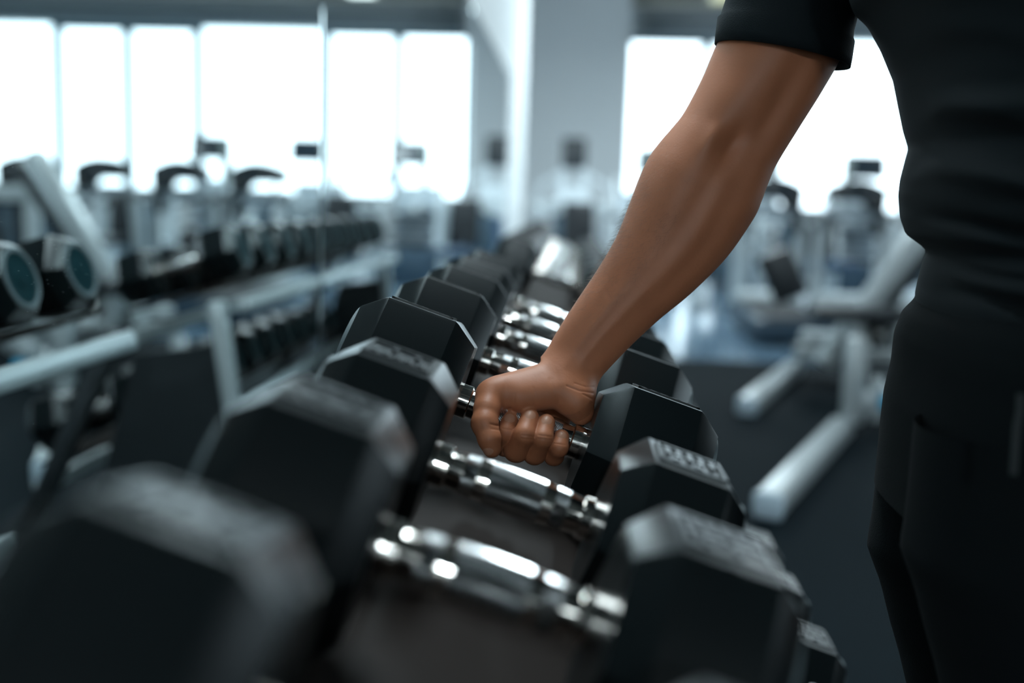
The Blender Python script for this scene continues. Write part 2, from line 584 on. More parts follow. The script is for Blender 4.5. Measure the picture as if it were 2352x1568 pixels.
for t, (cx, cz) in enumerate(((CX, CZ), (LCX, LCZ))):
    for k in range(10):
        o = copy_tree(proto)
        sc = 1.0 if t == 0 else 1.1
        o.scale = (1.0, sc, sc)
        tag(o, 'black hex dumbbell on the %s tier of the second rack, %s from its near end' % (('top', 'lower')[t], ORD[k]), 'dumbbell', 'dumbbells on the second rack')
        place(o, (cx, 2.84 + 0.2325 * k, cz), TILT)

# ------------------------------------------------------------------ the man
def surface_nets(V, org, h):
    S = V < 0
    nx, ny, nz = V.shape
    cnt = np.zeros((nx - 1, ny - 1, nz - 1), np.int8)
    for dx in (0, 1):
        for dy in (0, 1):
            for dz in (0, 1):
                cnt += S[dx:nx - 1 + dx, dy:ny - 1 + dy, dz:nz - 1 + dz]
    mask = (cnt > 0) & (cnt < 8)
    cells = np.argwhere(mask)
    idx = -np.ones(mask.shape, np.int32)
    idx[mask] = np.arange(len(cells))
    acc = np.zeros((len(cells), 3)); num = np.zeros(len(cells))
    corners = [(a, b, c) for a in (0, 1) for b in (0, 1) for c in (0, 1)]
    for i, p in enumerate(corners):
        for q in corners[i + 1:]:
            if sum(abs(a - b) for a, b in zip(p, q)) != 1: continue
            va = V[cells[:, 0] + p[0], cells[:, 1] + p[1], cells[:, 2] + p[2]]
            vb = V[cells[:, 0] + q[0], cells[:, 1] + q[1], cells[:, 2] + q[2]]
            cr = (va < 0) != (vb < 0)
            t = np.where(cr, va / np.where(cr, va - vb, 1), 0)
            pos = np.array(p) + t[:, None] * (np.array(q) - np.array(p))
            acc[cr] += pos[cr]; num[cr] += 1
    verts = (cells + acc / num[:, None]) * h + org
    quads = []
    for ax in range(3):
        sl0 = [slice(None)] * 3; sl1 = [slice(None)] * 3
        sl0[ax] = slice(0, -1); sl1[ax] = slice(1, None)
        A, B = S[tuple(sl0)], S[tuple(sl1)]
        e = np.argwhere(A != B)
        o1, o2 = (ax + 1) % 3, (ax + 2) % 3
        ok = (e[:, o1] > 0) & (e[:, o2] > 0) & (e[:, o1] < V.shape[o1] - 1) & (e[:, o2] < V.shape[o2] - 1)
        e = e[ok]
        inside = A[e[:, 0], e[:, 1], e[:, 2]]
        cs = []
        for (a, b) in ((-1, -1), (0, -1), (0, 0), (-1, 0)):
            c = e.copy(); c[:, o1] += a; c[:, o2] += b
            cs.append(idx[c[:, 0], c[:, 1], c[:, 2]])
        q = np.stack(cs, 1)
        q[~inside] = q[~inside][:, ::-1]
        quads.append(q)
    return verts, np.concatenate(quads)

def sdf_mesh(f, lo, hi, h, blk=10):
    """sample f (Nx3 -> N) on a grid, only where the surface can be"""
    lo = np.array(lo, float); hi = np.array(hi, float)
    nb = np.ceil((hi - lo) / (h * blk)).astype(int)
    n = nb * blk
    V = np.full(n, 1.0, np.float32)
    g = np.stack(np.meshgrid(*[np.arange(k) for k in nb], indexing='ij'), -1).reshape(-1, 3)
    cen = lo + (g * blk + (blk - 1) / 2) * h
    d = f(cen)
    rad = blk * h * 0.95
    act = np.abs(d) < rad * 1.5
    off = np.stack(np.meshgrid(*[np.arange(blk)] * 3, indexing='ij'), -1).reshape(-1, 3)
    for b in g[(~act) & (d < 0)]:
        V[b[0] * blk:(b[0] + 1) * blk, b[1] * blk:(b[1] + 1) * blk, b[2] * blk:(b[2] + 1) * blk] = -1
    ga = g[act]
    for i in range(0, len(ga), 60):
        ii = (ga[i:i + 60, None, :] * blk + off[None]).reshape(-1, 3)
        V[ii[:, 0], ii[:, 1], ii[:, 2]] = f(lo + ii * h)
    return surface_nets(V, lo, h)

def smin(a, b, k):
    hh = np.clip(0.5 + 0.5 * (b - a) / k, 0, 1)
    return b + (a - b) * hh - k * hh * (1 - hh)

def cone(p, a, b, ra, rb):
    a = np.array(a); b = np.array(b)
    e = b - a
    t = np.clip(((p - a) @ e) / (e @ e), 0, 1)
    return np.linalg.norm(p - a - t[:, None] * e, axis=1) - (ra + (rb - ra) * t)

def chain(p, pts, k=0.004):
    d = None
    for (a, ra), (b, rb) in zip(pts[:-1], pts[1:]):
        c = cone(p, a, b, ra, rb)
        d = c if d is None else smin(d, c, k)
    return d

PX = 1.0 / FPX
# centre line of the bare arm in the photograph: pixel, half width in pixels, depth, depth/width ratio
ARM = [(1895, -110, 105, 1.075, .80), (1850, -20, 115, 1.07, .80), (1812, 67, 128, 1.065, .80), (1768, 150, 126, 1.06, .82), (1723, 234, 119, 1.057, .84), (1677, 316, 117, 1.053, .80),
       (1653, 357, 123, 1.05, .76), (1629, 398, 132, 1.048, .72), (1606, 439, 136, 1.046, .72), (1561, 521, 127, 1.042, .74), (1508, 599, 109, 1.036, .76), (1447, 671, 92, 1.030, .74),
       (1386, 743, 81, 1.023, .70), (1334, 810, 73, 1.017, .66), (1306, 853, 66, 1.014, .62)]
arm_c = np.array([P(a, b, y) for a, b, w, y, r in ARM])
arm_a = np.array([w * PX * y for a, b, w, y, r in ARM])
arm_r = np.array([r for *_, r in ARM])
def resample(A, n):
    # Catmull-Rom
    A = np.asarray(A, float)
    if A.ndim == 1: A = A[:, None]
    m = len(A)
    out = []
    for t in np.linspace(0, m - 1, n):
        i = min(int(t), m - 2); u = t - i
        p0, p1, p2, p3 = A[max(i - 1, 0)], A[i], A[i + 1], A[min(i + 2, m - 1)]
        out.append(0.5 * ((2 * p1) + (-p0 + p2) * u + (2 * p0 - 5 * p1 + 4 * p2 - p3) * u * u + (-p0 + 3 * p1 - 3 * p2 + p3) * u ** 3))
    return np.array(out)
NS = 90
ac = resample(arm_c, NS); aa = resample(arm_a, NS)[:, 0]; ar = resample(arm_r, NS)[:, 0]
_l = np.r_[0, np.cumsum(np.linalg.norm(np.diff(ac, axis=0), axis=1))]
_t = np.linspace(0, _l[-1], NS)
aa = np.interp(_t, _l, aa); ar = np.interp(_t, _l, ar); ac = np.stack([np.interp(_t, _l, ac[:, q]) for q in range(3)], 1)
at_ = np.gradient(ac, axis=0); at_ /= np.linalg.norm(at_, axis=1)[:, None]
view = ac - np.array(CAM)
view /= np.linalg.norm(view, axis=1)[:, None]
au = np.cross(view, at_); au /= np.linalg.norm(au, axis=1)[:, None]      # lateral, in the picture plane
if (au[10] @ np.array((1, 0, 0))) < 0: au = -au
av = np.cross(at_, au); av /= np.linalg.norm(av, axis=1)[:, None]
if (av[10] @ np.array((0, 1, 0))) > 0: av = -av                           # towards the camera
sarc = np.r_[0, np.cumsum(np.linalg.norm(np.diff(ac, axis=0), axis=1))]
def S_of(px, py):
    """station on the arm nearest a pixel"""
    q = np.array(P(px, py, 1.045))
    return sarc[np.argmin(np.linalg.norm(ac - q, axis=1))]
def _g(x, w): return np.exp(-(x / w) ** 2)
# muscles and hollows: station, angle (0 = right edge, 90 = towards the camera, 180 = left edge), sizes, height
BUMPS = [(S_of(1600, 440), 120, .055, 30, .0055),    # brachioradialis mass
         (S_of(1520, 560), 60, .060, 30, .0012),     # flexor mass
         (S_of(1600, 470), 84, .080, 15, -.0026),     # groove between them
         (S_of(1660, 335), 82, .020, 17, -.0080),    # elbow hollow
         (S_of(1655, 350), 108, .016, 9, .0030),     # biceps tendon
         (S_of(1700, 265), 110, .050, 30, .0040),    # biceps
         (S_of(1560, 530), 48, .090, 15, -.0030),    # groove under the flexors
         (S_of(1730, 230), 56, .070, 18, -.0050),    # groove biceps / triceps
         (S_of(1760, 240), 25, .060, 24, .0030),     # triceps
         (S_of(1390, 750), 104, .060, 12, .0013), (S_of(1390, 750), 74, .060, 11, .0011)]
def f_arm(p):
    best = np.full(len(p), 1e9); bi = np.zeros(len(p), int)
    for i in range(0, NS):
        d = ((p - ac[i]) ** 2).sum(1)
        w = d < best
        best[w] = d[w]; bi[w] = i
    fi = bi.astype(float)
    step = sarc[-1] / (NS - 1)
    for it in range(4):
        i0 = np.minimum(fi.astype(int), NS - 2); u = (fi - i0)[:, None]
        c = ac[i0] * (1 - u) + ac[i0 + 1] * u
        T = at_[i0] * (1 - u) + at_[i0 + 1] * u
        fi = np.clip(fi + np.clip(((p - c) * T).sum(1) / step, -1, 1) * .8, 0, NS - 1)
    i0 = np.minimum(fi.astype(int), NS - 2); u = (fi - i0)[:, None]
    c = ac[i0] * (1 - u) + ac[i0 + 1] * u
    U = au[i0] * (1 - u) + au[i0 + 1] * u
    Vv = av[i0] * (1 - u) + av[i0 + 1] * u
    T = at_[i0] * (1 - u) + at_[i0 + 1] * u
    a = aa[i0] * (1 - u[:, 0]) + aa[i0 + 1] * u[:, 0]
    b = a * (ar[i0] * (1 - u[:, 0]) + ar[i0 + 1] * u[:, 0])
    s = sarc[i0] * (1 - u[:, 0]) + sarc[i0 + 1] * u[:, 0]
    rel = p - c
    x = (rel * U).sum(1); y = (rel * Vv).sum(1); t = (rel * T).sum(1)
    end = ((fi <= 0) & (t < 0)) | ((fi >= NS - 1) & (t > 0))
    rho = np.sqrt(x * x + y * y) + 1e-9
    th = np.degrees(np.arctan2(y, x))
    ct, st = x / rho, y / rho
    R = 1.0 / np.sqrt((ct / a) ** 2 + (st / b) ** 2)
    for (s0, t0, sw, tw, hgt) in BUMPS:
        dth = (th - t0 + 180) % 360 - 180
        R = R + hgt * _g(s - s0, sw) * _g(dth, tw)
    d = (rho - R) * 0.85
    return np.where(end, np.maximum(d, np.abs(t)), d)

def Q(px, py, y): return np.array(P(px, py, y))
HY = 1.0
# fingers: fingertip, last joint, middle joint, knuckle (photo pixel and depth), radii in metres
FING = {
    'index':  [(1171, 963, .9745, .0084), (1164, 993, .9660, .0094), (1160, 1022, .9800, .0105), (1152, 985, 1.022, .0108), (1150, 918, 1.040, .0120)],
    'middle': [(1217, 958, .9700, .0088), (1205, 998, .9550, .0102), (1186, 1032, .9680, .0120), (1186, 1000, 1.018, .0112), (1195, 925, 1.043, .0122)],
    'ring':   [(1255, 970, .9700, .0083), (1246, 1006, .9570, .0096), (1228, 1040, .9720, .0110), (1228, 1010, 1.018, .0106), (1240, 938, 1.042, .0118)],
    'pinky':  [(1290, 1003, .9725, .0074), (1284, 1028, .9640, .0084), (1272, 1046, .9780, .0094), (1272, 1022, 1.015, .0092), (1285, 955, 1.036, .0105)],
}
THUMB = [(1130, 1030, .942, .0086), (1124, 1008, .943, .0104), (1113, 972, .951, .0121), (1118, 940, .962, .0118), (1128, 908, .978, .0138), (1270, 874, 1.004, .0175)]
def ch(L): return [(Q(a, b, y), r) for a, b, y, r in L]
def f_fingers(p):
    d = None
    for nme, L in FING.items():
        c = chain(p, ch(L), .003)
        d = c if d is None else smin(d, c, .0012)
    return d
CREASES = [((1143, 978), (1118, 966), .952, .0012), ((1169, 939), (1150, 960), .955, .0015)]
def f_hand(p):
    # palm: metacarpals
    w = [Q(1268, 868, 1.022), Q(1283, 872, 1.026), Q(1298, 878, 1.026), Q(1312, 888, 1.020)]
    d = None
    for (nme, L), wp in zip(FING.items(), w):
        a, b, y, r = L[-1]
        c = cone(p, wp, Q(a, b, y), .016, r + .0015)
        d = c if d is None else smin(d, c, .010)
    th = chain(p, ch(THUMB)[3:], .006)
    th = smin(th, cone(p, Q(1150, 900, .984), Q(1230, 885, .998), .0155, .0175), .008)
    d = smin(d, th, .012)
    # thenar and hypothenar pads resting on the handle
    d = smin(d, cone(p, Q(1195, 912, .980), Q(1285, 898, .992), .0150, .0165), .008)
    d = smin(d, cone(p, Q(1320, 925, .990), Q(1334, 948, .995), .0165, .0120), .008)
    d = smin(d, cone(p, Q(1300, 870, 1.010), Q(1322, 905, 1.000), .020, .0180), .012)
    fg = f_fingers(p)
    d = smin(d, fg, .0035)
    tt = chain(p, ch(THUMB)[:5], .004)
    d = smin(d, tt, .0025)
    return d
def f_body(p):
    a = f_arm(p)
    hb = np.full(len(p), 1.0)
    near = np.linalg.norm(p - Q(1220, 940, 1.0), axis=1) < .19
    if near.any():
        hb[near] = f_hand(p[near])
    d = np.where(near, smin(a, hb, .016), a)
    return d.astype(np.float32)

man = tag(empty('person', (0.47, 0.88, 0.0)), 'man in a black T-shirt and dark sweatpants reaching to grip a dumbbell', 'person')
OFF = np.array(man.location)
def add_np(name, V, F, m, parent, smooth=True):
    me = bpy.data.meshes.new(name)
    me.from_pydata([tuple(v) for v in V], [], [tuple(int(i) for i in f) for f in F])
    if smooth: me.polygons.foreach_set('use_smooth', [True] * len(me.polygons))
    me.materials.append(m)
    me.update()
    return link(name, me, parent)

V1, F1 = sdf_mesh(f_body, (-0.125, 0.90, 0.78), (0.33, 1.16, 1.32), 0.0016)
# refine the hand: split its faces, pull them onto the surface, press the skin creases in
def refine_hand(V, F):
    bm = bmesh.new()
    bv = [bm.verts.new(v) for v in V]
    for f in F: bm.faces.new([bv[i] for i in f])
    hc_ = Vector(Q(1215, 955, .985))
    es = [e for e in bm.edges if (e.verts[0].co - hc_).length < .118 and (e.verts[1].co - hc_).length < .118 and e.verts[0].co.y < 1.02]
    bmesh.ops.subdivide_edges(bm, edges=es, cuts=1, use_grid_fill=True)
    bm.verts.index_update()
    V = np.array([v.co[:] for v in bm.verts])
    F = [[v.index for v in f.verts] for f in bm.faces]
    bm.free()
    sel = np.linalg.norm(V - np.array(hc_), axis=1) < .125
    p = V[sel]
    for it in range(2):
        e = .0004
        d = f_body(p).astype(float)
        g = np.stack([f_body(p + np.eye(3)[q] * e).astype(float) - f_body(p - np.eye(3)[q] * e).astype(float) for q in range(3)], 1) / (2 * e)
        g /= np.maximum(np.linalg.norm(g, axis=1, keepdims=True), .3)
        p = p - g * np.clip(d, -.001, .001)[:, None]
    cc = (p - np.array(CAM)) @ np.array(ROT)
    px = W / 2 + FPX * cc[:, 0] / -cc[:, 2]; py = H / 2 - FPX * cc[:, 1] / -cc[:, 2]
    toc = np.array(CAM) - p; toc /= np.linalg.norm(toc, axis=1)[:, None]
    vis = ((g * toc).sum(1) > .15) & (p[:, 1] < 1.01)
    dep = np.zeros(len(p))
    CR = [([(1172, 938), (1160, 944), (1151, 957)], .0011, 2.6), ([(1145, 977), (1126, 973)], .0007, 2.2), ([(1149, 988), (1130, 985)], .0004, 2.0),
          ([(1264, 872), (1272, 900), (1284, 920)], .0003, 5.0), ([(1303, 886), (1330, 897), (1362, 902)], .0008, 2.4), ([(1320, 880), (1345, 888), (1364, 888)], .0005, 2.2), ([(1340, 905), (1360, 916)], .0007, 2.2),
          ([(1199, 999), (1228, 1003)], .0004, 1.8), ([(1198, 1007), (1226, 1010)], .00035, 1.8), ([(1237, 999), (1267, 1003)], .0004, 1.8), ([(1236, 1007), (1265, 1010)], .00035, 1.8),
          ([(1154, 984), (1180, 988)], .00035, 1.8), ([(1274, 1018), (1299, 1022)], .00035, 1.8), ([(1183, 905), (1180, 930)], .0003, 2.5), ([(1225, 890), (1232, 925)], .0003, 3.0)]
    for pts, h_, w_ in CR:
        best = np.full(len(p), 1e9)
        for (x0, y0), (x1, y1) in zip(pts[:-1], pts[1:]):
            ex, ey = x1 - x0, y1 - y0
            t = np.clip(((px - x0) * ex + (py - y0) * ey) / (ex * ex + ey * ey), 0, 1)
            best = np.minimum(best, np.hypot(px - x0 - t * ex, py - y0 - t * ey))
        dep = np.maximum(dep, h_ * np.exp(-(best / w_) ** 2))
    p = p - g * (dep * vis)[:, None]
    V[sel] = p
    return V, F
V1, F1 = refine_hand(V1, F1)
# ---- the rest of the body, hidden by clothes or outside the frame (head, trunk, left arm, legs)
sh_r = np.array((0.33, 1.05, 1.34)); sh_l = np.array((0.355, 0.70, 1.345))
HX = -0.085
def f_rest(p):
    d = cone(p, (0.43, .88, .98), (0.345, .88, 1.28), .095, .078)
    d = smin(d, cone(p, sh_l + (0, .02, 0), sh_r - (0, .02, 0), .042, .042), .025)
    d = smin(d, cone(p, (0.335, .88, 1.37), (0.40 + HX, .88, 1.54), .050, .050), .02)
    hd = np.linalg.norm((p - np.array((0.355 + HX, .88, 1.655))) / np.array((.098, .076, .122)), axis=1) * .09 - .09
    hd = smin(hd, cone(p, (0.30 + HX, .88, 1.60), (0.285 + HX, .88, 1.565), .045, .032), .03)     # jaw
    hd = smin(hd, cone(p, (0.262 + HX, .88, 1.665), (0.243 + HX, .88, 1.63), .009, .013), .012)   # nose
    for s in (-1, 1):
        hd = smin(hd, np.linalg.norm((p - np.array((0.365 + HX, .88 + s * .078, 1.645))) / np.array((.022, .010, .033)), axis=1) * .012 - .012, .006)
    hd = np.maximum(hd, -(cone(p, (0.252 + HX, .86, 1.598), (0.252 + HX, .90, 1.598), .005, .005)))   # mouth
    for s in (-1, 1):
        hd = np.maximum(hd, -(np.linalg.norm(p - np.array((0.258 + HX, .88 + s * .032, 1.672)), axis=1) - .014))
        hd = np.minimum(hd, np.linalg.norm(p - np.array((0.270 + HX, .88 + s * .032, 1.672)), axis=1) - .012)
    d = smin(d, hd, .02)
    el = np.array((0.50, .62, 1.11)); wr = np.array((0.48, .62, .88))
    d = smin(d, chain(p, [(sh_l, .042), ((sh_l + el) / 2, .048), (el, .043), (wr, .028)], .01), .02)
    hnd = chain(p, [(wr, .028), (np.array((0.465, .63, .81)), .034)], .01)
    for q in range(4):
        b0 = np.array((0.49 - .022 * q, .63, .795)); hnd = smin(hnd, chain(p, [(b0, .010), (b0 + (-.012, .012, -.045), .009), (b0 + (-.004, .032, -.068), .008)], .003), .006)
    hnd = smin(hnd, chain(p, [(np.array((0.455, .645, .84)), .013), (np.array((0.427, .665, .80)), .011), (np.array((0.435, .675, .77)), .009)], .004), .01)
    d = smin(d, hnd, .01)
    d = smin(d, cone(p, sh_r, np.array(ac[2]), .050, .038), .02)
    for s in (-1, 1):
        hp = np.array((0.43, .88 + s * .08, .93)); kn = np.array((0.44, .88 + s * .09, .50)); an = np.array((0.55, .88 + s * .09, .09))
        d = smin(d, chain(p, [(hp, .072), (kn, .052), (an, .036)], .02), .03)
        d = smin(d, cone(p, an - (0, 0, .045), np.array((0.42, .88 + s * .10, .05)), .036, .030), .02)
    return d.astype(np.float32)
V2, F2 = sdf_mesh(f_rest, (0.10, 0.52, 0.0), (0.68, 1.24, 1.84), 0.010)
VB = np.concatenate([V1, V2]); FB = list(F1) + [[int(i) + len(V1) for i in f] for f in F2]
body = add_np('body', VB - OFF, FB, SKIN, man)

# fingernails
def nail(tip, joint, r, wdt, ln, out=None, parent=body):
    tip = np.array(tip); joint = np.array(joint)
    ax = tip - joint; ax /= np.linalg.norm(ax)
    n = out - ax * (out @ ax); n /= np.linalg.norm(n)
    s = np.cross(ax, n)
    V, F = [], []
    nu, nv = 9, 9
    for i in range(nu):
        for j in range(nv):
            u = -1 + 2 * i / (nu - 1); v = -1 + 2 * j / (nv - 1)
            # squircle outline
            uu = u * math.sqrt(max(0, 1 - .42 * v * v)); vv = v * math.sqrt(max(0, 1 - .42 * u * u))
            a = uu * wdt / r
            lift = r + .0009 - 0.0009 * (uu * uu + vv * vv)
            c = tip - ax * (ln * .45) + ax * (vv * ln)
            drop = 0.0012 * max(0, vv) ** 2
            V.append(c + n * (lift * math.cos(a) - drop) + s * (lift * math.sin(a)))
    for i in range(nu - 1):
        for j in range(nv - 1):
            F.append((i * nv + j, (i + 1) * nv + j, (i + 1) * nv + j + 1, i * nv + j + 1))
    return add_np('fingernail', np.array(V) - OFF, F, NAIL, parent)
for nme, L in FING.items():
    t, j = L[0], L[1]
    out = np.array(CAM) - Q(*t[:3]) + np.array((0.0, 0, .25))
    out /= np.linalg.norm(out)
    nail(Q(*t[:3]), Q(*j[:3]), t[3], t[3] * .78, t[3] * .86, out)
t, j = THUMB[0], THUMB[1]
out = np.array(CAM) - Q(*t[:3]) + np.array((-.55, 0, -.35)); out /= np.linalg.norm(out)
nail(Q(*t[:3]), Q(*j[:3]), t[3] + .0004, .0074, .0084, out)

# forearm hair: thin curved strands
def arm_hair(n):
    V, F = [], []
    ss0, ss1 = S_of(1640, 385), S_of(1345, 795)
    for _ in range(n):
        s = ss0 + (ss1 - ss0) * (.08 + .9 * (rng.random() + rng.random() + rng.random()) / 3 * 1.3 - .15) if rng.random() < .7 else ss0 + (ss1 - ss0) * rng.random()
        s = float(np.clip(s, ss0, ss1))
        if rng.random() < .78: th = rng.normal(176, 22)
        else: th = rng.uniform(95, 150) if rng.random() < .8 else rng.normal(0, 12)
        fi_ = s / sarc[-1] * (NS - 1)
        i = int(min(fi_, NS - 2)); w_ = fi_ - i
        lerp = lambda A: A[i] * (1 - w_) + A[i + 1] * w_
        u, v, t = lerp(au), lerp(av), lerp(at_)
        a = lerp(aa); b = a * lerp(ar)
        ct, st = math.cos(math.radians(th)), math.sin(math.radians(th))
        R = 1 / math.sqrt((ct / a) ** 2 + (st / b) ** 2)
        for (s0, t0, sw, tw, hgt) in BUMPS:
            dth = (th - t0 + 180) % 360 - 180
            R += hgt * math.exp(-((s - s0) / sw) ** 2) * math.exp(-(dth / tw) ** 2)
        nrm = u * ct / a ** 2 + v * st / b ** 2; nrm /= np.linalg.norm(nrm)
        p = lerp(ac) + (u * ct + v * st) * R - nrm * .0006
        side = np.cross(nrm, t)
        dr = t * rng.uniform(.5, 1.0) + side * rng.normal(0, .5) + nrm * rng.uniform(.35, .9)
        dr /= np.linalg.norm(dr)
        ln = rng.uniform(.006, .014)
        wv = np.cross(dr, np.array(CAM) - p); wv *= .000036 / np.linalg.norm(wv)
        w2 = np.cross(wv, dr)
        mid = p + dr * ln * .5
        tip = mid + (dr * .8 - nrm * .35 + side * rng.normal(0, .25)) * ln * .5
        k = len(V)
        for q, sc in ((p, 1.0), (mid, .8)):
            V += [q + wv * sc, q - wv * .5 * sc + w2 * sc, q - wv * .5 * sc - w2 * sc]
        V.append(tip)
        for m_ in range(3):
            F.append((k + m_, k + (m_ + 1) % 3, k + 3 + (m_ + 1) % 3, k + 3 + m_))
            F.append((k + 3 + m_, k + 3 + (m_ + 1) % 3, k + 6))
    o = add_np('arm_hair', np.array(V) - OFF, F, mat('arm_hair_brown', (.10, .055, .035), .4), body)
    o['kind'] = 'stuff'
arm_hair(3600)

# ---- clothes
def ztan(py, Y, px=2100):
    return P(px, py, Y).z
def fit_ring(z, pxl, thick, half, yc, e=2.3, n=96, lean=0.0):
    """superellipse ring whose left outline meets the photo at pixel column pxl"""
    th = np.linspace(0, 2 * math.pi, n, endpoint=False)
    cx = np.sign(np.cos(th)) * np.abs(np.cos(th)) ** (2 / e)
    sy = np.sign(np.sin(th)) * np.abs(np.sin(th)) ** (2 / e)
    py_ = 0
    xf = 0.3
    for it in range(8):
        X = xf + thick / 2 - cx * thick / 2 + lean * sy * half
        Yv = yc + sy * half
        d = np.stack([X - CAM.x, Yv - CAM.y, np.full(n, z - CAM.z)], 1)
        cam_c = d @ np.array(ROT)          # world -> camera
        u = W / 2 + FPX * cam_c[:, 0] / -cam_c[:, 2]
        err = u.min() - pxl
        xf -= err / FPX * 0.9
    return np.stack([X, Yv, np.full(n, z)], 1)
YT = 0.88
def prof(keys, y):
    ks = sorted(keys)
    return np.interp(y, [k for k, v in ks], [v for k, v in ks])
def smooth_prof(keys, y, w=10):
    return np.mean([prof(keys, y + d) for d in np.linspace(-w, w, 7)])
shirt_l = [(-300, 1900), (-120, 1915), (11, 1958), (38, 1986), (57, 1998), (103, 2021), (176, 2050), (245, 2063), (298, 2074), (339, 2087), (367, 2079), (413, 2067), (448, 2063), (501, 2067), (540, 2080), (562, 2112), (575, 2128), (600, 2119), (629, 2111), (677, 2101), (718, 2103)]
rings = []
pys = list(np.linspace(-330, 718, 132))
for py in pys:
    z = ztan(py, YT + .07)
    px = smooth_prof(shirt_l, py, 6)
    thick = prof([(-330, .20), (-100, .25), (200, .265), (340, .255), (460, .30), (560, .255), (640, .28), (718, .27)], py)
    half = prof([(-330, .20), (-100, .205), (200, .195), (340, .18), (480, .205), (570, .178), (660, .195), (718, .19)], py)
    rings.append(fit_ring(z, px, thick, half, YT, 2.4, 120))
R_ = np.array(rings)
# folds: drape lines running round the body, strongest near the waist
ang = np.linspace(0, 2 * math.pi, 120, endpoint=False)
cen = R_.mean(1, keepdims=True)
outw = R_ - cen; outw[..., 2] = 0
outw /= np.linalg.norm(outw, axis=2, keepdims=True)
PYS = np.array(pys)[:, None]
amp = np.interp(PYS, [-330, 150, 300, 450, 560, 640, 718], [.0005, .001, .003, .004, .003, .003, .001])
face = np.clip(-np.sin(ang)[None, :] * 1.2 + .1, 0, 1)              # camera side only, outline stays put
fold = np.zeros((len(pys), 120))
for (y0, slope, w_, h_) in ((330, 150, 22, 1.4), (395, 200, 20, 1.2), (470, 120, 26, 1.3), (545, 70, 14, -1.6), (600, 60, 16, 1.3), (650, 90, 14, 1.2), (690, 60, 10, -.8), (250, 240, 26, .9), (150, 260, 34, .9)):
    yy = y0 + slope * (np.cos(ang)[None, :] * -.5 + .5) * 1.0 - slope * .5 + 14 * np.sin(3 * ang + y0)[None, :]
    fold += h_ * np.exp(-((PYS - yy) / w_) ** 2)
R_ = R_ + outw * (fold * amp * 3.6 * face)[..., None]
sm = MB()
top = R_[0]; tc = top.mean(0)
yoke = []
for (dz, sx, sy, xo) in ((.105, .66, .33, .012), (.10, .67, .34, .011), (.085, .72, .46, .01), (.065, .80, .66, .006), (.035, .92, .88, .002)):
    r_ = (top - tc) * np.array((sx, sy, 1)) + tc + np.array((xo, 0, dz))
    yoke.append(r_)
sm.loft([[Vector(v - OFF) for v in r] for r in yoke + list(R_)], cap=False)
hem = R_[-1]
inner = hem + (hem.mean(0) - hem) * .03
sm.loft([[Vector(v - OFF) for v in r] for r in (hem, hem * (1, 1, 1) - (0, 0, .004), inner - (0, 0, .003), inner + (0, 0, .03))], cap=False)
# sleeve shells: right (in view) and left
def sleeve(stations):
    rings = []
    n = 72
    for (c, u, v, a, b, w) in stations:
        r = []
        for k in range(n):
            t = 2 * math.pi * k / n
            rr = 1 + w * math.sin(3 * t + 1.0)
            r.append(Vector(np.array(c) + np.array(u) * a * rr * math.cos(t) + np.array(v) * b * rr * math.sin(t) - OFF))
        rings.append(r)
    return rings
sl = []
SLV = [(1930, -260, 1.075, 205, 120), (1880, -120, 1.072, 178, 125), (1840, -40, 1.068, 160, 126), (1817, 14, 1.066, 143, 126), (1808, 44, 1.065, 144, 126), (1804, 62, 1.064, 146, 127), (1802, 70, 1.064, 151, 128), (1797, 106, 1.062, 151, 128), (1794, 128, 1.062, 150, 128)]
for i, (px, py, y, a, b) in enumerate(SLV):
    c = Q(px, py, y)
    q = Q(px + 10 * .96, py + 10 * .19, y); u = q - c; u /= np.linalg.norm(u)      # along the hem, photo slope
    v = np.array((0, -1, 0.0)); v = v - u * (v @ u); v /= np.linalg.norm(v)
    sl.append((c, u, v, a * PX * y, b * PX * y, .012 if i > 2 else .03))
sl = [(np.array((0.335, .99, 1.355)), np.array((1, 0, 0.0)), np.array((0, .45, .9)), .070, .055, .0)] + sl
sl[0] = (sl[0][0], sl[0][1], -sl[0][2], sl[0][3], sl[0][4], 0.0)
rs = sleeve(sl)
last = sl[-1]
rs += sleeve([(last[0] + np.array((0, 0, .0)), last[1], last[2], last[3] * .965, last[4] * .965, .012), (sl[-2][0], last[1], last[2], sl[-2][3] * .95, sl[-2][4] * .95, .012)])
sm.loft(rs, cap=False)
lsl = []
lsl.append((np.array((0.345, .76, 1.36)), np.array((1, 0, 0.0)), np.array((0, .6, -.8)), .075, .060, 0))
lsl.append((np.array((0.350, .71, 1.375)), np.array((1, 0, 0.1)), np.array((0, .85, -.5)), .078, .062, 0))
for (c, a) in (((0.362, .675, 1.365), .080), ((0.385, .65, 1.325), .082), ((0.42, .638, 1.25), .076), ((0.45, .632, 1.195), .074)):
    lsl.append((np.array(c), np.array((1, 0, .3)), np.array((0, 1, 0.0)), a, a, .015))
sm.loft(sleeve(lsl), cap=False)
tee = sm.build('t_shirt', SHIRT, man, smooth=180)

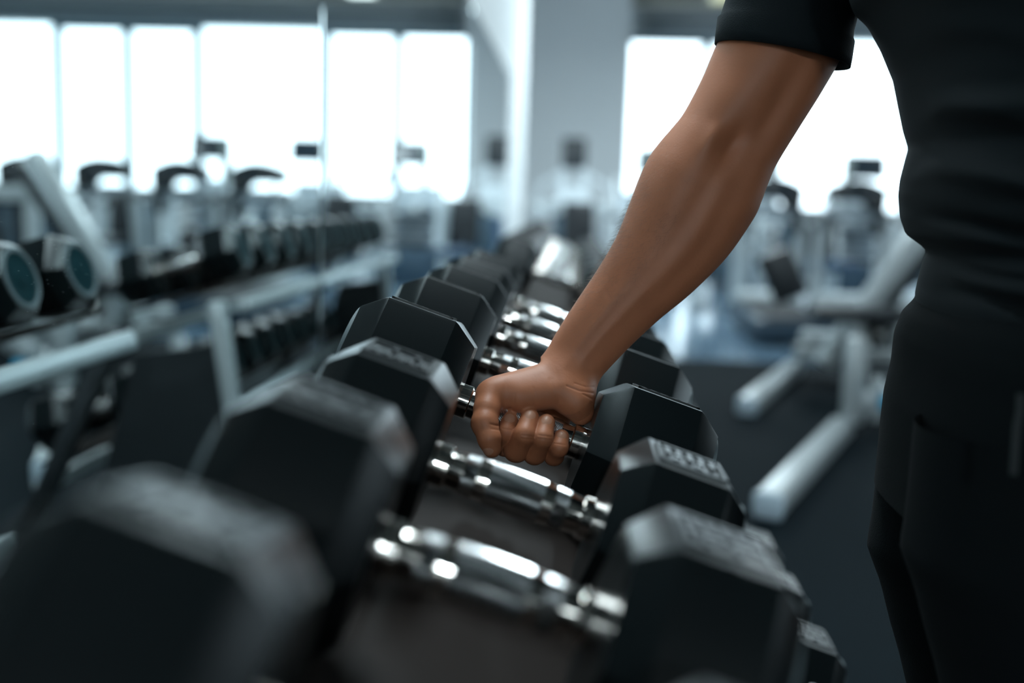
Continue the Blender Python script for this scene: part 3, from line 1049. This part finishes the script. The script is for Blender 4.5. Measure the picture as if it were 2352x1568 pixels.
short_l = [(640, 2112), (694, 2101), (725, 2071), (772, 2053), (840, 2046), (915, 2029), (1010, 2019), (1092, 2012), (1181, 2002), (1249, 1990), (1296, 2008), (1330, 2021), (1419, 2043), (1487, 2063), (1567, 2082), (1700, 2108), (1900, 2130)]
tm = MB()
def leg_rings(p0, p1, yc, half0, half1, th0, th1, n=40, dx=0, e=2.2):
    out = []
    for py in np.linspace(p0, p1, n):
        t = (py - p0) / (p1 - p0)
        z = ztan(py, yc + .03)
        out.append(fit_ring(z, smooth_prof(short_l, py, 8) + dx, th0 + (th1 - th0) * t, half0 + (half1 - half0) * t, yc, e, 72))
    return out
pel = []
for py in np.linspace(655, 1130, 50):
    z = ztan(py, YT + .06)
    t = (py - 655) / 475
    pel.append(fit_ring(z, smooth_prof(short_l, py, 8), .24 + .06 * math.sin(min(1, t * 1.5) * math.pi * .6), .185 + .01 * t, YT, 2.6, 72))
tm.loft([[Vector(v - OFF) for v in r] for r in pel], cap=False)
for s, yc, dx in ((1, YT + .095, 0), (-1, YT - .088, 75)):
    lr = leg_rings(960, 1900, yc, .088, .100, .25, .21, dx=dx)
    zb = lr[-1][0][2]
    c = lr[-1].mean(0)
    for (z, sc, xo) in ((zb - .1, .93, .05), (0.30, .80, .10), (0.16, .72, .11), (0.10, .60, .11)):
        r = (lr[-1] - c) * sc + c + np.array((xo - 0.0, 0, 0)); r[:, 2] = z
        lr.append(r)
    tm.loft([[Vector(v - OFF) for v in r] for r in lr], cap=False)
tr = tm.build('sweatpants', SHORTS, man, smooth=180)
# drawstring
ds = MB()
a = Q(2344, 905, .67); b = Q(2336, 980, .668); c = Q(2328, 1090, .667)
ds.tube([Vector(q - OFF) for q in (a, (a + b) / 2 + np.array((.001, 0, 0)), b, c)], .0024, 10)
ds.build('drawstring', CORD, tr)
for s in (-1, 1):
    x0 = 0.475; y0 = YT + s * .098
    S = MB()
    prof_s = [(-.14, .034, .055), (-.11, .040, .075), (-.04, .046, .085), (.03, .044, .115), (.10, .036, .125), (.135, .030, .11)]
    rr = []
    for (x, hw, ht) in prof_s:
        rr.append([Vector((x0 + x - OFF[0], y0 - OFF[1] + hw * math.cos(t), .022 + max(0, .5 + .5 * math.sin(t)) * ht)) for t in np.linspace(0, 2 * math.pi, 20, endpoint=False)])
    S.loft(rr)
    sh = S.build('shoe', SHOE, man, smooth=180)
    S = MB()
    S.box((x0 - OFF[0], y0 - OFF[1], .0165), (.30, .085, .021), bev=.009, seg=3)
    S.build('sole', SOLE, sh)
hc = MB()
bmesh.ops.create_icosphere(hc.bm, subdivisions=4, radius=1, matrix=Matrix.Translation(Vector((0.375 + HX, .88, 1.69)) - Vector(OFF)) @ Matrix.Diagonal((.098, .083, .098, 1)))
hc.build('hair', HAIR, man, smooth=180)

# ------------------------------------------------------------------ benches on the rubber floor
def bench(label, loc, rz, incline=50):
    """adjustable bench, head end towards +y"""
    r = tag(empty('weight_bench', loc, rz), label, 'bench', 'benches on the rubber floor')
    MB().bar((0, -0.55, 0.20), (0, 0.55, 0.20), 0.07, 0.07, 0.01).build('spine', STEEL, r)
    for y, w in ((-0.58, 0.5), (0.60, 0.6)):
        f = MB().tube([(-w / 2, y, 0.035), (w / 2, y, 0.035)], 0.035, 14).build('foot_bar', STEEL, r)
        for sx in (-1, 1):
            MB().tube([(sx * (w / 2 - .005), y, 0.035), (sx * (w / 2 + .03), y, 0.035)], 0.038, 14).build('end_cap', DARKP, f)
        MB().bar((0, y, 0.06), (0, y * .8, 0.22), 0.06, 0.06, 0.008).build('leg', STEEL, r)
    MB().bar((0, -0.20, 0.20), (0, -0.20, 0.40), 0.06, 0.06, 0.008).build('seat_post', STEEL, r)
    MB().box((0, -0.30, 0.435), (0.27, 0.36, 0.07), bev=0.025, seg=3).build('seat', PAD, r)
    a = math.radians(incline)
    d = Vector((0, math.cos(a), math.sin(a)))
    c = Vector((0, -0.06, 0.46)) + d * 0.42
    Rm = Matrix.Rotation(a, 3, 'X')
    MB().box(c, (0.28, 0.82, 0.07), Rm, bev=0.025, seg=3).build('backrest', PAD, r)
    n = Vector((0, math.sin(a), -math.cos(a)))
    b = Vector((0, -0.06, 0.42)) + n * 0.03
    br = MB().bar(b, b + d * 0.75, 0.06, 0.05, 0.008).build('backrest_frame', STEEL, r)
    MB().bar((0, 0.35, 0.22), b + d * 0.45, 0.045, 0.045, 0.006).build('support_strut', STEEL, r)
    k = MB().tube([(0.035, 0.30, 0.26), (0.075, 0.30, 0.26)], 0.022, 14)
    k.build('adjust_knob', CYAN, r)
    return r

# skid frame of a pulley machine seen past the man's hip: long floor tubes, cross bar, slanted column
def skid_machine(label, loc):
    r = tag(empty('pulley_machine', loc), label, 'machine')
    L = lambda *q: Vector(q)
    A0, A1 = L(-.33, -.95, .05), L(.20, .45, .05)
    B0, B1 = L(-.55, -2.75, .05), L(.05, -1.35, .05)
    Cx = L(.85, .10, .05)
    MB().bar(A0, A1, .10, .09, .02).build('floor_tube', STEEL, r)
    MB().bar(B0, B1, .10, .09, .02).build('floor_tube', STEEL, r)
    for p, q in ((A0, A1), (B0, B1)):
        d = (p - q).normalized()
        MB().bar(p - d * .01, p + d * .03, .108, .098, .02).build('end_cap', mat('pale_cap', (.45, .55, .62), .35), r)
    MB().bar(A1 + L(-.02, -.03, .10), Cx + L(.4, 0, .10), .10, .10, .015).build('cross_bar', STEEL, r)
    MB().bar(A1 + L(0, -.1, .22), Cx + L(.4, -.1, .22), .16, .05, .012).build('foot_plate', WHITE, r)
    MB().bar(B1 + L(.03, -.02, .02), B1 + L(.03, -.02, .42), .09, .09, .012).build('post', STEEL, r)
    MB().bar(B1 + L(.02, .0, .09), Cx + L(.1, -.4, .09), .09, .09, .012).build('link_bar', STEEL, r)
    MB().bar(L(.28, .1, .12), L(1.05, .25, 1.25), .14, .10, .015).build('slanted_column', STEEL, r)
    MB().bar(L(.38, .1, .10), L(1.15, .25, 1.20), .12, .06, .02).build('column_cover', DARKP, r)
    MB().box(L(.42, -.1, .46), (.55, .36, .08), bev=.03, seg=3).build('seat', PAD, r)
    MB().bar(L(.42, -.1, .10), L(.42, -.1, .44), .08, .08, .01).build('seat_post', STEEL, r)
    MB().bar(L(-.02, .30, .78), L(.12, .28, .50), .10, .22, .03).build('leg_pad', PAD, r)
    MB().tube([L(.16, -1.55, .20), L(.22, -1.55, .20)], .035, 16).build('adjust_knob', CYAN, r)
    MB().bar(L(.17, -1.45, .10), L(.17, -1.45, .30), .05, .05, .006).build('knob_bracket', STEEL, r)
    for i, x in enumerate((.42, .55, .68, .80)):
        MB().lathe_x([(-.03, .02), (-.03, .085), (.03, .085), (.03, .02)], 24, Matrix.Translation((x, .05, .33)) @ Matrix.Rotation(.3, 4, 'Z')).build('pulley_wheel', CHROME if i % 2 else WHITE, r)
skid_machine('silver pulley machine frame on floor tubes between the dumbbells and the man', (1.25, 6.25, 0.006))
bench('incline bench with black pads standing right of the pulley machine', (3.3, 4.9, 0.006), math.radians(-60), 50)
bench('incline bench with black pads nearest the treadmills', (4.4, 6.2, 0.006), math.radians(-62), 58)
bench('flat-set bench with black pads beyond the man', (2.9, 2.6, 0.006), math.radians(-70), 20)

# ------------------------------------------------------------------ cardio machines
def make_treadmill():
    r = empty('treadmill')
    MB().box((0, 0.0, 0.12), (0.62, 1.65, 0.16), bev=0.03).build('deck', mat('dark_deck', (.03, .06, .09), .4), r)
    MB().box((0, -0.10, 0.205), (0.46, 1.40, 0.012)).build('belt', BELT, r)
    MB().box((0, 0.68, 0.24), (0.60, 0.36, 0.12), bev=0.05, seg=3).build('motor_hood', WHITE, r)
    for s in (-1, 1):
        MB().bar((s * 0.285, 0.66, 0.18), (s * 0.265, 0.52, 1.06), 0.06, 0.10, 0.012).build('upright', WHITE, r)
        MB().tube([(s * 0.27, 0.50, 1.02), (s * 0.285, 0.30, 1.00), (s * 0.285, -0.05, 0.97), (s * 0.285, -0.09, 0.90)], 0.02, 10).build('handrail', DARKP, r)
    # hood: arched console
    n = 14
    rings = []
    for y, sc in ((0.40, .96), (0.42, 1.0), (0.60, 1.0), (0.64, .94)):
        ring = []
        for i in range(n + 1):
            t = -1 + 2 * i / n
            ring.append(Vector((t * 0.255 * sc, y, 1.24 + 0.085 * (1 - t * t) * sc)))
        for i in range(n, -1, -1):
            t = -1 + 2 * i / n
            ring.append(Vector((t * 0.235 * sc, y - 0.03, 1.14 - (0.10 if t > .35 else 0.0) * min(1, (t - .35) * 4) if t > .35 else 1.14)))
        rings.append(ring)
    hd = MB().loft(rings).build('console', DARKP, r)
    MB().box((0, 0.385, 1.20), (0.30, 0.012, 0.09), Matrix.Rotation(math.radians(-12), 3, 'X'), bev=.004).build('screen', SCREEN, hd)
    MB().bar((0.20, 0.50, 0.84), (0.175, 0.50, 1.18), 0.11, 0.07, 0.02).build('console_stem', DARKP, r)
    MB().box((0, 0.52, 1.03), (0.54, 0.16, 0.10), bev=.03).build('tray', mat('silver_shroud', (.40, .46, .50), .3, .2), r)
    return r
tmill = make_treadmill()
TX = [1.76 + .725 * i for i in range(8)]
for i, x in enumerate(TX):
    o = tmill if i == 0 else copy_tree(tmill)
    o.location = (x, 9.0, -0.005)
    tag(o, 'treadmill with dark arched console, %s in the row counted from the arm' % ORD[i], 'treadmill', 'treadmills in front of the windows')

def make_climber():
    r = empty('stair_climber')
    MB().box((0, 0, 0.22), (0.75, 1.35, 0.42), bev=0.05).build('base', mat('dark_deck', (.03, .06, .09)), r)
    for i in range(3):
        MB().box((0, -0.45 + .26 * i, 0.50 + .17 * i), (0.52, 0.26, 0.06), bev=.01).build('step', DARKP, r)
    MB().box((0, 0.42, 0.80), (0.60, 0.40, 0.80), bev=.06).build('tower', mat('silver_shroud', (.40, .46, .50)), r)
    for s in (-1, 1):
        MB().tube([(s * .36, .45, 1.15), (s * .36, .0, 1.35), (s * .36, -.4, 1.10), (s * .36, -.55, .45)], .022, 10).build('handrail', WHITE, r)
    MB().bar((-.06, .45, 1.15), (-.06, .45, 1.75), .22, .08, .02).build('mast', mat('grey_green_panel', (.22, .26, .25), .5), r)
    c = MB().box((.16, .40, 1.60), (.46, .10, .30), Matrix.Rotation(math.radians(-14), 3, 'X'), bev=.02).build('console', DARKP, r)
    MB().box((.16, .345, 1.60), (.38, .012, .2), Matrix.Rotation(math.radians(-14), 3, 'X')).build('screen', SCREEN, c)
    return r
cl = make_climber()
for i, x in enumerate((0.86, 2.15, 3.45)):
    o = cl if i == 0 else copy_tree(cl)
    o.location = (x, 13.0, -0.005)
    tag(o, 'pale stair climber with square dark console, %s from the grey pier' % ORD[i], 'stair climber', 'stair climbers near the windows')

# ------------------------------------------------------------------ strength machines in the far room
def make_machine(kind):
    r = empty('strength_machine')
    wm = WHITE
    for s in (-1, 1):
        MB().bar((s * .38, -.65, .05), (s * .38, .65, .05), .09, .08, .012).build('skid', wm, r)
        MB().bar((s * .38, .5, .05), (s * .38, .5, 1.05 if kind else .92), .09, .09, .012).build('upright', wm, r)
    MB().bar((-.42, .5, 1.0 if kind else .88), (.42, .5, 1.0 if kind else .88), .10, .10, .012).build('top_beam', wm, r)
    st = MB().box((-.0, .5, .28), (.34, .16, .02), bev=.004).build('weight_stack', DARKP, r)
    pl = MB().box((0, 0, 0), (.32, .14, .034), bev=.004).mesh('weight_plate', 30)
    pl.materials.append(DARKP)
    for i in range(12):
        o = link('weight_plate', pl, st)
        o.location = (0, .5, .31 + .04 * i)
    for s in (-1, 1):
        MB().tube([(s * .09, .5, .2), (s * .09, .5, .9)], .012, 8).build('guide_rod', CHROME, r)
    MB().bar((0, -.3, .05), (0, -.3, .45), .08, .08, .01).build('seat_post', wm, r)
    MB().box((0, -.3, .5), (.38, .40, .09), bev=.03, seg=3).build('seat', BLUEPAD if kind else PAD, r)
    MB().box((0, -.02, .80), (.34, .09, .52), Matrix.Rotation(math.radians(-12), 3, 'X'), bev=.03, seg=3).build('backrest', PAD, r)
    MB().bar((0, .05, .5), (0, .45, .86), .08, .08, .01).build('back_strut', wm, r)
    MB().bar((0, -.45, .05), (0, .55, .05), .08, .07, .01).build('base_beam', wm, r)
    for s in (-1, 1):
        MB().tube([(s * .40, .45, .86), (s * .46, -.1, 1.0), (s * .46, -.35, .95), (s * .36, -.45, .92)], .024, 10).build('lever_arm', wm if kind else STEEL, r)
        MB().tube([(s * .36, -.45, .92), (s * .20, -.45, .92)], .018, 10).build('grip', DARKP, r)
    MB().box((0, .40, .62), (.44, .03, .6), bev=.01).build('shroud', mat('pale_shroud', (.08, .13, .17), .4), r)
    return r
ma, mb_ = make_machine(0), make_machine(1)
spots = [(0.05, 11.2, 10, 1), (1.35, 11.0, -15, 0), (2.55, 11.1, 20, 1), (3.75, 11.2, -10, 0), (4.95, 11.0, 15, 1), (6.2, 11.2, -20, 0), (7.5, 11.1, 10, 1), (8.8, 11.0, -12, 0),
         (2.95, 7.3, 172, 1), (7.4, 6.9, 200, 0), (5.6, 7.0, 170, 1), (8.9, 8.2, 100, 1)]
near = {8: 'beside the pulley machine', 9: 'far right beyond the benches', 10: 'just right of the benches', 11: 'at the end of the treadmill row'}
used = {0: False, 1: False}
for i, (x, y, a, k) in enumerate(spots):
    src = mb_ if k else ma
    o = src if not used[k] else copy_tree(src)
    used[k] = True
    o.location = (x, y, -0.004 if y > 7.1 else 0.006)
    o.rotation_euler = (0, 0, math.radians(a))
    lab = 'white framed strength machine with black pads, ' + (near[i] if i in near else '%s in the row behind the treadmills' % ORD[i])
    tag(o, lab, 'machine', 'white strength machines')

# cable tower against the grey pier
r = tag(empty('cable_tower', (-0.03, 14.7, -0.005)), 'tall white cable tower with a dark head in front of the grey pier', 'machine')
for s in (-1, 1):
    MB().bar((s * .26, 0, 0), (s * .12, 0, 1.62), .10, .10, .012).build('upright', WHITE, r)
MB().box((0, 0, 1.72), (.34, .22, .42), bev=.05, seg=3).build('head', DARKP, r)
MB().box((0, .02, .82), (.50, .12, .9), bev=.02).build('shroud', WHITE, r)
MB().box((0, .1, .04), (.9, .9, .08), bev=.02).build('base', WHITE, r)
for s in (-1, 1):
    MB().tube([(s * .14, -.05, 1.45), (s * .45, -.15, 1.28), (s * .5, -.2, 1.0)], .03, 10).build('arm', WHITE, r)
MB().box((0, -.15, .45), (.22, .10, .75), bev=.03).build('pad', BLUEPAD, r)
